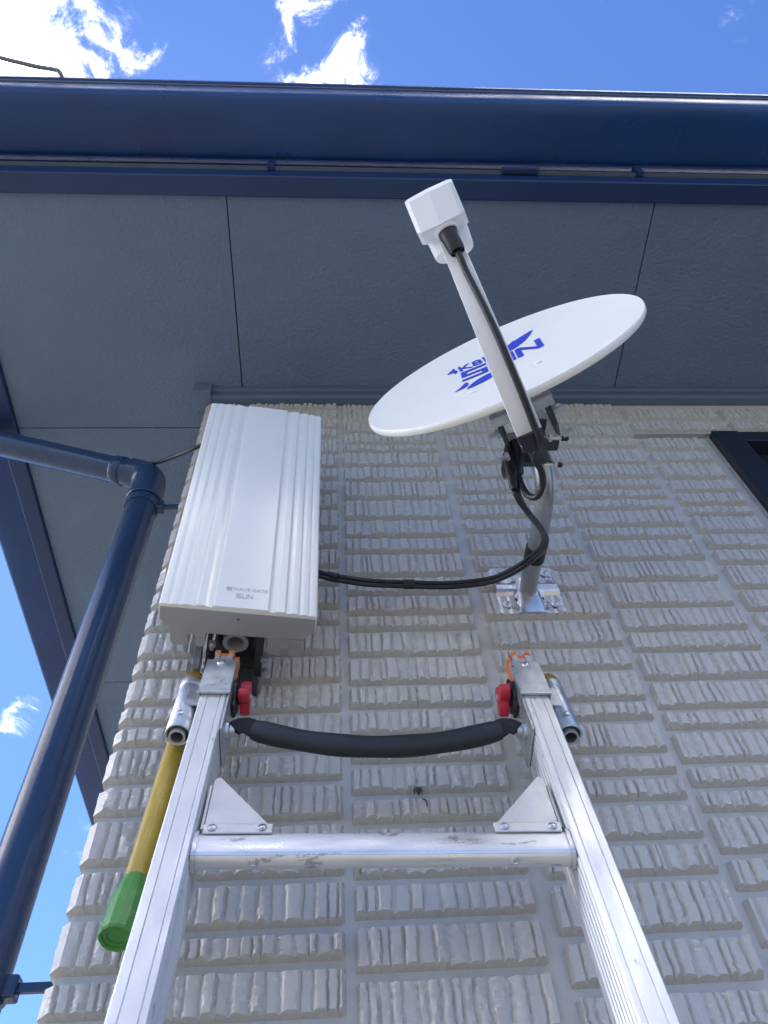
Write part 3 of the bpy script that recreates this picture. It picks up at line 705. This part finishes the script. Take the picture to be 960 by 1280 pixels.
# grey angled cover plate at the foot of the arm, with the two connectors under it
def hp(x, y, Y): return T(ray_y(x, y, Y))
pl = [(634, 541), (652, 540), (655, 556), (645, 556), (637, 572), (631, 600), (628, 595), (626, 588), (630, 562)]
mesh('arm_bracket', *join((lambda A, Bk: (A + Bk, [[i, (i + 1) % len(A), len(A) + (i + 1) % len(A), len(A) + i] for i in range(len(A))] + [list(range(len(A)))[::-1], list(range(len(A), 2 * len(A)))]))([hp(x, y, 0.615) for x, y in pl], [hp(x, y, 0.640) + Vector((0.004, 0, 0.0)) for x, y in pl])), 'galv', dish)
mesh('arm_socket', *tube_vf([D(0, -0.274, -0.064), D(0, -0.276, -0.054), D(0, -0.278, -0.040)], 0.0175, 20, 2, squash=(Du, 1.02, 0.60)), 'rubber', dish, auto=40)
mesh('arm_tongue', *join(box_vf(D(0.0, -0.235, -0.080), (0.024, 0.050, 0.012), Mdish, 0.004)), 'steel_dark', dish)
for k, (x0, y0, x1, y1, r) in enumerate(((644, 553, 648, 594, 0.0105), (635, 566, 643, 612, 0.0085))):
    p, q = hp(x0, y0, 0.600), hp(x1, y1, 0.612); e = (q - p); L_ = e.length
    mesh('cable_plug', *lathe_vf(p, e, [(r * 0.75, 0), (r, 0.004), (r, L_ * 0.62), (r * 0.8, L_ * 0.70), (r * 0.8, L_ * 0.92), (r * 0.5, L_)], 18), 'rubber', dish, auto=40)

# ------------------------------------------------------------------ coaxial cables
def arm_v(n):
    q = sorted(arm_line)
    for (a, va), (b, vb) in zip(q[:-1], q[1:]):
        if a <= n <= b: return va + (vb - va) * (n - a) / (b - a)
    return q[0][1] if n < q[0][0] else q[-1][1]
pts = [b1 - bd * 0.004, b1 + bd * 0.012] + [D(uo, arm_v(n) - 0.020, n) for n, uo in ((0.165, 0.004), (0.13, 0.007), (0.09, 0.009), (0.05, 0.0095), (0.01, 0.0095), (-0.03, 0.0085), (-0.055, 0.008))]
pts += [hp(*q) for q in ((669, 572, 0.535), (677, 590, 0.558), (678, 607, 0.580), (671, 621, 0.595), (660, 619, 0.603), (652, 606, 0.608), (648, 594, 0.610))]
fc = mesh('feed_cable', *tube_vf(pts, 0.0046, 12, 6), 'rubber', None, smooth=True)
fc['label'] = 'black cable running from feed horn down the white arm and looping below'; fc['category'] = 'cable'
lead1 = [(645, 606, 0.612), (650, 624, 0.625), (660, 641, 0.655), (672, 656, 0.70), (679, 668, 0.745), (678, 680, 0.79), (668, 692, 0.845), (654, 703, 0.880), (634, 715, 0.905), (608, 724, 0.925), (560, 729, 0.935), (510, 728, 0.935), (462, 726, 0.935), (425, 721, 0.935), (402, 716, 0.93), (386, 710, 0.915)]
lead2 = [(643, 614, 0.614), (651, 629, 0.630), (663, 644, 0.66), (676, 660, 0.712), (683, 673, 0.76), (680, 686, 0.80), (669, 697, 0.845), (655, 708, 0.880), (634, 720, 0.905), (608, 729, 0.925), (560, 734, 0.935), (510, 733, 0.935), (462, 731, 0.935), (425, 726, 0.935), (402, 721, 0.93), (386, 715, 0.915)]
for ld, lead_label in ((lead1, 'upper of two black cables drooping side by side from dish mast to white box'), (lead2, 'lower of two black cables drooping side by side from dish mast to white box')):
    c_ = mesh('coaxial_cable', *tube_vf([hp(*q) for q in ld], 0.0043, 12, 6), 'rubber', None, smooth=True)
    c_['label'] = lead_label; c_['category'] = 'cable'; c_['group'] = 'paired cables from dish to box'
def tie(name, x, y, Y, x2, y2, r, ln, label, m='rubber', sq=None):
    p, q = hp(x, y, Y), hp(x2, y2, Y); e = (q - p).normalized()
    o = mesh(name, *tube_vf([p - e * ln, p - e * ln * 0.9, p + e * ln * 0.9, p + e * ln], r, 18, 0, sq), m, None, auto=40)
    o['label'] = label; o['category'] = 'tape'
    return o
tie('tape_wrap', 511, 730.5, 0.934, 530, 730.5, 0.0092, 0.010, 'black tape wrapped round the middle of the drooping cables')
tie('tape_wrap', 416, 721.5, 0.934, 430, 724.5, 0.0092, 0.010, 'black tape wrapped round the cables next to the white box')
mb, mc = Vector(mast_pts[1]), Vector(mast_pts[2]); e = (mc - mb).normalized()
tw = mesh('tape_wrap', *tube_vf([mb + e * 0.030, mb + e * 0.032, mb + e * 0.058, mb + e * 0.060], 0.0192, 24), 'rubber', None, auto=40)
tw['label'] = 'black tape band binding the cables to the galvanised mast'; tw['category'] = 'tape'
sc_ = mesh('short_cable', *tube_vf([hp(290, 545, 0.915), hp(262, 552, 0.92), hp(246, 559, 0.935), hp(230, 566, 0.96), hp(212, 573, 1.00), hp(196, 578.5, 1.05), hp(184, 582, 1.10), T((-0.462, 1.136, 1.70)), T((-0.463, 1.140, 1.62)), T((-0.463, 1.136, 1.30))], 0.0046, 10, 6), 'rubber', None, smooth=True)
sc_['label'] = 'black cable passing behind the pipe elbow to the white box'; sc_['category'] = 'cable'

# ------------------------------------------------------------------ ladder
LO = Vector((0.0515, 0.791, 0.4791)); LQ = Matrix(((0.9996, -0.0204, 0.0169), (0.0159, 0.9723, 0.2330), (-0.0211, -0.2326, 0.9723)))
def LW(x, y, s): return T(LO + LQ @ Vector((x, y, s)))
LQ3 = LQ
def Lbox(x0, x1, y0, y1, s0, s1, bev=0.0, seg=2): return box_vf(LW((x0 + x1) / 2, (y0 + y1) / 2, (s0 + s1) / 2), (abs(x1 - x0), abs(y1 - y0), abs(s1 - s0)), LQ3, bev, seg)
S0 = (-H - LO.z) / 0.9723 + 0.004
lad = root('ladder', LW(0, 0.03, S0), 'aluminium extension ladder leaning against the brick wall', 'ladder')
HW_, RW, RD = 0.23, 0.0375, 0.064
def rail_profile(sg):
    """sg = +1 right rail; ridged on the inner side, grooved front; (x, y) with y = 0 at the front face"""
    a, b = -RW / 2, RW / 2                       # a: inner side for the right rail
    P = [(a + 0.002, 0.0), (a + 0.0075, 0.0), (a + 0.0085, 0.0010), (a + 0.0095, 0.0), (b - 0.0120, 0.0), (b - 0.0112, 0.0012), (b - 0.0104, 0.0), (b - 0.002, 0.0), (b, 0.002), (b, RD), (a, RD)]
    n = 6
    y = RD - 0.008; inner = []
    for k in range(n):
        c = RD - 0.010 - k * (RD - 0.022) / (n - 1)
        inner += [(a + 0.0020, c + 0.0030), (a, c + 0.0012), (a, c - 0.0012), (a + 0.0020, c - 0.0030)]
    P += inner + [(a, 0.0032), (a, 0.002)]
    return [(HW_ + x, yy) if sg > 0 else (-HW_ - x, yy) for x, yy in P]
def inner_x(sg, d=0.0): return sg * (HW_ - RW / 2 - d)
for sg in (-1, 1):
    rail = mesh('rail', *prism_vf(rail_profile(sg), S0, 0.360, LW), 'alu', lad)
    # galvanised sleeve at the top, bent from sheet
    o, i, f = sg * (HW_ + RW / 2), sg * (HW_ - RW / 2), 0.0
    sl = mesh('top_sleeve', *join(Lbox(o + sg * 0.0036, i - sg * 0.0036, -0.0040, -0.0006, 0.281, 0.366, 0.0008), Lbox(o + sg * 0.0006, o + sg * 0.0036, -0.0005, 0.060, 0.281, 0.366, 0.0006),
        Lbox(i - sg * 0.0036, i - sg * 0.0006, -0.0005, 0.066, 0.205, 0.366, 0.0006)), 'galv', lad)
    mesh('sleeve_lip', *join(Lbox(o + sg * 0.0048, i - sg * 0.0048, -0.0056, -0.0041, 0.2795, 0.2835, 0.0005)), 'alu_dark', sl)
    mesh('sleeve_screw', *lathe_vf(LW(sg * (HW_ - 0.002 * sg * 0), -0.0040, 0.3545), LQ3 @ Vector((0, -1, 0)), [(0.0062, 0.0), (0.0058, 0.0022), (0.0042, 0.0036), (0.0015, 0.0040)], 18), 'galv_shiny', sl, auto=40)
    # inner tongue and orange tip
    tg = mesh('top_tongue', *join(Lbox(sg * HW_ - 0.0135, sg * HW_ - 0.006, 0.000, 0.040, 0.3662, 0.389, 0.001), Lbox(sg * HW_ + 0.006, sg * HW_ + 0.0135, 0.000, 0.040, 0.3662, 0.389, 0.001), Lbox(sg * HW_ - 0.0058, sg * HW_ + 0.0058, 0.003, 0.040, 0.3662, 0.389, 0.0005)), 'alu', lad)
    mesh('orange_cap', *join(Lbox(sg * HW_ - 0.0150, sg * HW_ - 0.006, -0.0015, 0.044, 0.3885, 0.3965, 0.002), Lbox(sg * HW_ + 0.006, sg * HW_ + 0.0150, -0.0015, 0.044, 0.3885, 0.3965, 0.002), Lbox(sg * HW_ - 0.0062, sg * HW_ + 0.0062, 0.002, 0.044, 0.384, 0.3925, 0.0012),
        Lbox(i - sg * 0.0040, i + sg * 0.0030, 0.006, 0.022, 0.335, 0.3880, 0.001) if True else None), 'orange_plastic', lad)
    # black washer and red wing knob on the inner side
    ax = LQ3 @ Vector((-sg, 0, 0)); kc = LW(inner_x(sg, 0.0036), 0.030, 0.318)
    mesh('knob_washer', *join(lathe_vf(kc, ax, [(0.024, 0), (0.0245, 0.002), (0.0235, 0.0055), (0.012, 0.006), (0.012, 0.010)], 26), Lbox(inner_x(sg, 0.004), inner_x(sg, 0.010), 0.018, 0.042, 0.282, 0.352, 0.003)), 'rubber', lad, auto=40)
    V, F = [], []; nk = 40
    M_ = frame_to(ax, LQ3 @ Vector((0, 0, 1)))
    prof_k = [(0.62, 0.009), (0.96, 0.0095), (1.0, 0.012), (1.0, 0.020), (0.94, 0.0235), (0.30, 0.0245)]
    for fr, h in prof_k:
        for k in range(nk):
            a = 2 * math.pi * k / nk; rr = (0.0205 + 0.0075 * math.cos(3 * a + 0.9)) * fr
            V.append(kc + M_ @ Vector((rr * math.cos(a), rr * math.sin(a), h)))
    for q in range(len(prof_k) - 1):
        for k in range(nk): F.append([q * nk + k, q * nk + (k + 1) % nk, (q + 1) * nk + (k + 1) % nk, (q + 1) * nk + k])
    F.append(list(range(nk))[::-1]); F.append(list(range((len(prof_k) - 1) * nk, len(prof_k) * nk)))
    kn = mesh('red_knob', V, F, 'red_plastic', lad, auto=40)
    mesh('knob_screw', *lathe_vf(kc + ax * 0.0235, ax, [(0.0048, 0), (0.0048, 0.0022), (0.003, 0.003)], 12), 'alu_dark', kn, auto=40)
    # anchor bolt for the strap
    mesh('strap_bolt', *join(lathe_vf(LW(inner_x(sg, 0.0036), 0.030, 0.240), ax, [(0.0125, 0), (0.0120, 0.004), (0.0085, 0.0055), (0.0085, 0.012), (0.0045, 0.0125), (0.0045, 0.019)], 16)), 'alu_dark', lad, auto=35)
    # side tube with rounded amber bumper, fixed outside the rail
    tb, tt = LW(sg * 0.2775, 0.047, 0.252), LW(sg * 0.2785, 0.050, 0.372); ta = tt - tb; tl = ta.length
    tube = mesh('side_tube', *lathe_vf(tb, ta, [(0.0150, 0.03), (0.0150, 0.001), (0.0172, 0), (0.0180, 0.001), (0.0180, tl), (0.0150, tl)], 32, capped=False), 'galv', lad, auto=40)
    mesh('tube_liner', *lathe_vf(tb - ta.normalized() * 0.005, ta, [(0.0088, 0.035), (0.0088, 0.0), (0.0118, 0.0), (0.0118, 0.050)], 28, capped=False), 'galv', tube, auto=40)
    mesh('tube_gap', *lathe_vf(tb + ta.normalized() * 0.006, ta, [(0.0119, 0.0), (0.0149, 0.0), (0.0149, 0.010), (0.0119, 0.010), (0.0119, 0)], 28, capped=False), 'rubber', tube)
    mesh('tube_collar', *lathe_vf(tt - ta.normalized() * 0.016, ta, [(0.0181, 0), (0.0188, 0.001), (0.0188, 0.016), (0.0178, 0.017)], 32), 'galv', tube, auto=40)
    mesh('bumper', *lathe_vf(tt, ta, [(0.0172, 0), (0.0175, 0.008), (0.0165, 0.016), (0.0135, 0.023), (0.008, 0.0275), (0.002, 0.029)], 28), 'amber_rubber', tube, auto=40)
    mesh('tube_screw', *lathe_vf(LW(sg * 0.2775, 0.047 - 0.0175, 0.278), LQ3 @ Vector((0, -1, 0)), [(0.0042, 0), (0.0042, 0.0025), (0.002, 0.0032)], 12), 'galv_shiny', tube, auto=40)
    mesh('tube_strap', *join(Lbox(o + sg * 0.0038, sg * 0.2775, 0.030, 0.034, 0.300, 0.345, 0.001), Lbox(o + sg * 0.0038, sg * 0.2775, 0.060, 0.0645, 0.285, 0.360, 0.001)), 'galv', lad)
# rungs
def rung_profile():
    P = []
    for a in range(0, 181, 15): P.append((0.046 + 0.006 * math.sin(R(a)), 0.011 * math.cos(R(a))))
    P = [(0.010, 0.0300), (0.024, 0.0300), (0.0265, 0.0285), (0.027, 0.026), (0.027, 0.0), (0.0255, -0.0040), (0.022, -0.0058), (0.016, -0.0058), (0.0118, -0.0045), (0.0095, -0.0022), (0.0086, -0.0010), (0.0078, -0.0010), (0.0072, 0.0), (0.0066, 0.0030), (0.0062, 0.010), (0.0062, 0.025), (0.0070, 0.0285), (0.0084, 0.0298)]
    return P
rp = rung_profile()
xi = HW_ - RW / 2
k = 0; s = 0.0
while s > S0 + 0.2:
    rg = mesh('rung', *prism_vf(rp, -xi + 0.001, xi - 0.001, lambda a, b, h: LW(h, a, b + s)), 'alu_rung', lad, auto=28)
    if k == 0:
        for sg in (-1, 1):
            cpl = [(0.017 + (a - 0.017) * 1.22, 0.012 + (b - 0.012) * 1.16) for a, b in rp]
            mesh('rung_collar', *prism_vf(cpl, sg * (xi - 0.0002), sg * (xi - 0.005), lambda a, b, h: LW(h, a, b)), 'alu_dark', rg, auto=28)
            mesh('rivet', *lathe_vf(LW(sg * 0.143, 0.0145, -0.0054), LQ3 @ Vector((0, -0.30, -0.95)), [(0.0058, 0), (0.0055, 0.0014), (0.0030, 0.0024), (0.0022, 0.0014)], 16), 'alu_dark', rg, auto=40)
            # triangular gusset with folded lower edge
            tri = [(sg * (xi - 0.0075), 0.0385), (sg * (xi - 0.0075), 0.122), (sg * (xi - 0.012), 0.1265), (sg * (xi - 0.015), 0.1250), (sg * 0.1285, 0.0440), (sg * 0.1265, 0.0385)]
            gs = mesh('gusset', *join(prism_vf(tri, 0.0125, 0.0150, lambda a, b, h: LW(a, h, b)),
                prism_vf([(sg * (xi - 0.003), 0.0415), (sg * (xi - 0.003), 0.112), (sg * (xi - 0.0060), 0.112), (sg * (xi - 0.0060), 0.0415)], 0.0125, 0.045, lambda a, b, h: LW(a, h, b))), 'gusset', lad)
            fold = mesh('gusset_fold', *join(Lbox(sg * (xi - 0.008), sg * 0.1255, 0.0035, 0.0060, 0.0265, 0.0405, 0.0012), Lbox(sg * (xi - 0.008), sg * 0.1255, 0.0050, 0.0148, 0.0375, 0.0403, 0.0008)), 'gusset', gs)
            for xr in (xi - 0.018, 0.1375): mesh('rivet', *lathe_vf(LW(sg * xr, 0.0036, 0.0340), LQ3 @ Vector((0, -1, 0.12)), [(0.0055, 0), (0.0050, 0.0014), (0.0030, 0.0024), (0.0008, 0.0027)], 16), 'alu_dark', fold, auto=40)
    s -= 0.33; k += 1
# padded strap between the rails
def sag(x): return 0.197 + 0.048 * (abs(x) / 0.19) ** 2
web = [(-0.197, 0.236), (-0.182, 0.245), (-0.165, 0.2315), (-0.145, 0.223)]
for sg in (-1, 1):
    mesh('strap_webbing', *tube_vf([LW(sg * -x, 0.0235, sv) for x, sv in web], 0.0155, 14, 4, squash=(LQ3 @ Vector((0, 1, 0)), 0.25, 1.0)), 'webbing', lad, auto=50)
sp = [LW(x, 0.022, 0.196 + 0.035 * (abs(x) / 0.168) ** 2) for x in [-0.168 + 0.336 * q / 12 for q in range(13)]]
mesh('padded_strap', *tube_vf(sp, lambda t: 0.0145 if t < 0.001 or t > 0.999 else 0.0160 + 0.0005 * math.sin(23 * t), 24, 3, squash=(LQ3 @ Vector((0, 1, 0)), 0.85, 1.0)), 'foam', lad, auto=50)
# yellow rod with green foot hanging beside the left rail
ra, rb_ = hp(232, 892, 0.945), hp(168.5, 1103, 0.888); rc = hp(145, 1174, 0.868)
rod = mesh('yellow_rod', *tube_vf([ra, rb_ + (rb_ - ra).normalized() * 0.02], 0.0138, 24), 'yellow_paint', lad, auto=40)
cf = (rc - rb_); fl = cf.length; cf.normalize()
mesh('green_foot', *lathe_vf(rb_, cf, [(0.0139, -0.004), (0.0150, 0.0), (0.0192, fl * 0.24), (0.0200, fl * 0.32), (0.0206, fl * 0.92), (0.0206, fl * 0.97), (0.0190, fl), (0.0165, fl * 0.99), (0.0160, fl * 0.955), (0.012, fl * 0.955), (0.0115, fl * 0.93), (0.004, fl * 0.93)], 14), 'green_rubber', rod, auto=16)
mesh('rod_bracket', *join(Lbox(-0.250, -0.2490, 0.065, 0.12, 0.275, 0.31, 0.0), ), 'galv', lad)

# ------------------------------------------------------------------ insect on the bricks
bp_ = T(ray_y(522.5, 987, 0.984))
bug = mesh('insect', *join(tube_vf([bp_ + Vector((-0.0015, 0.002, 0.005)), bp_ + Vector((0, 0, 0.001)), bp_ + Vector((0.0005, 0.0, -0.004)), bp_ + Vector((0.001, 0.002, -0.008))], lambda t: 0.0006 + 0.0028 * math.sin(math.pi * min(1, max(0, t * 0.9 + 0.08))), 10, 3),
    *[tube_vf([bp_ + Vector((0, 0.001, z)), bp_ + Vector((sx * 0.004, 0.001, z + 0.002)), bp_ + Vector((sx * 0.006, 0.004, z - 0.003))], 0.0005, 5, 2) for sx in (-1, 1) for z in (-0.003, 0.0, 0.003)]), 'bug_brown', None, smooth=True)
bug['label'] = 'tiny dark insect clinging to a brick below the padded strap'; bug['category'] = 'insect'
tp = T(ray_y(532, 1003, 0.9855))
tw_ = mesh('twig', *tube_vf([tp + Vector((-0.0035, 0.0, 0.006)), tp + Vector((0, -0.001, 0.004)), tp + Vector((0.0015, 0, -0.001)), tp + Vector((0.002, 0.0, -0.006))], 0.0009, 7, 4), 'bug_brown', None, smooth=True)
tw_['label'] = 'tiny curved dark twig stuck on a brick under the insect'; tw_['category'] = 'twig'
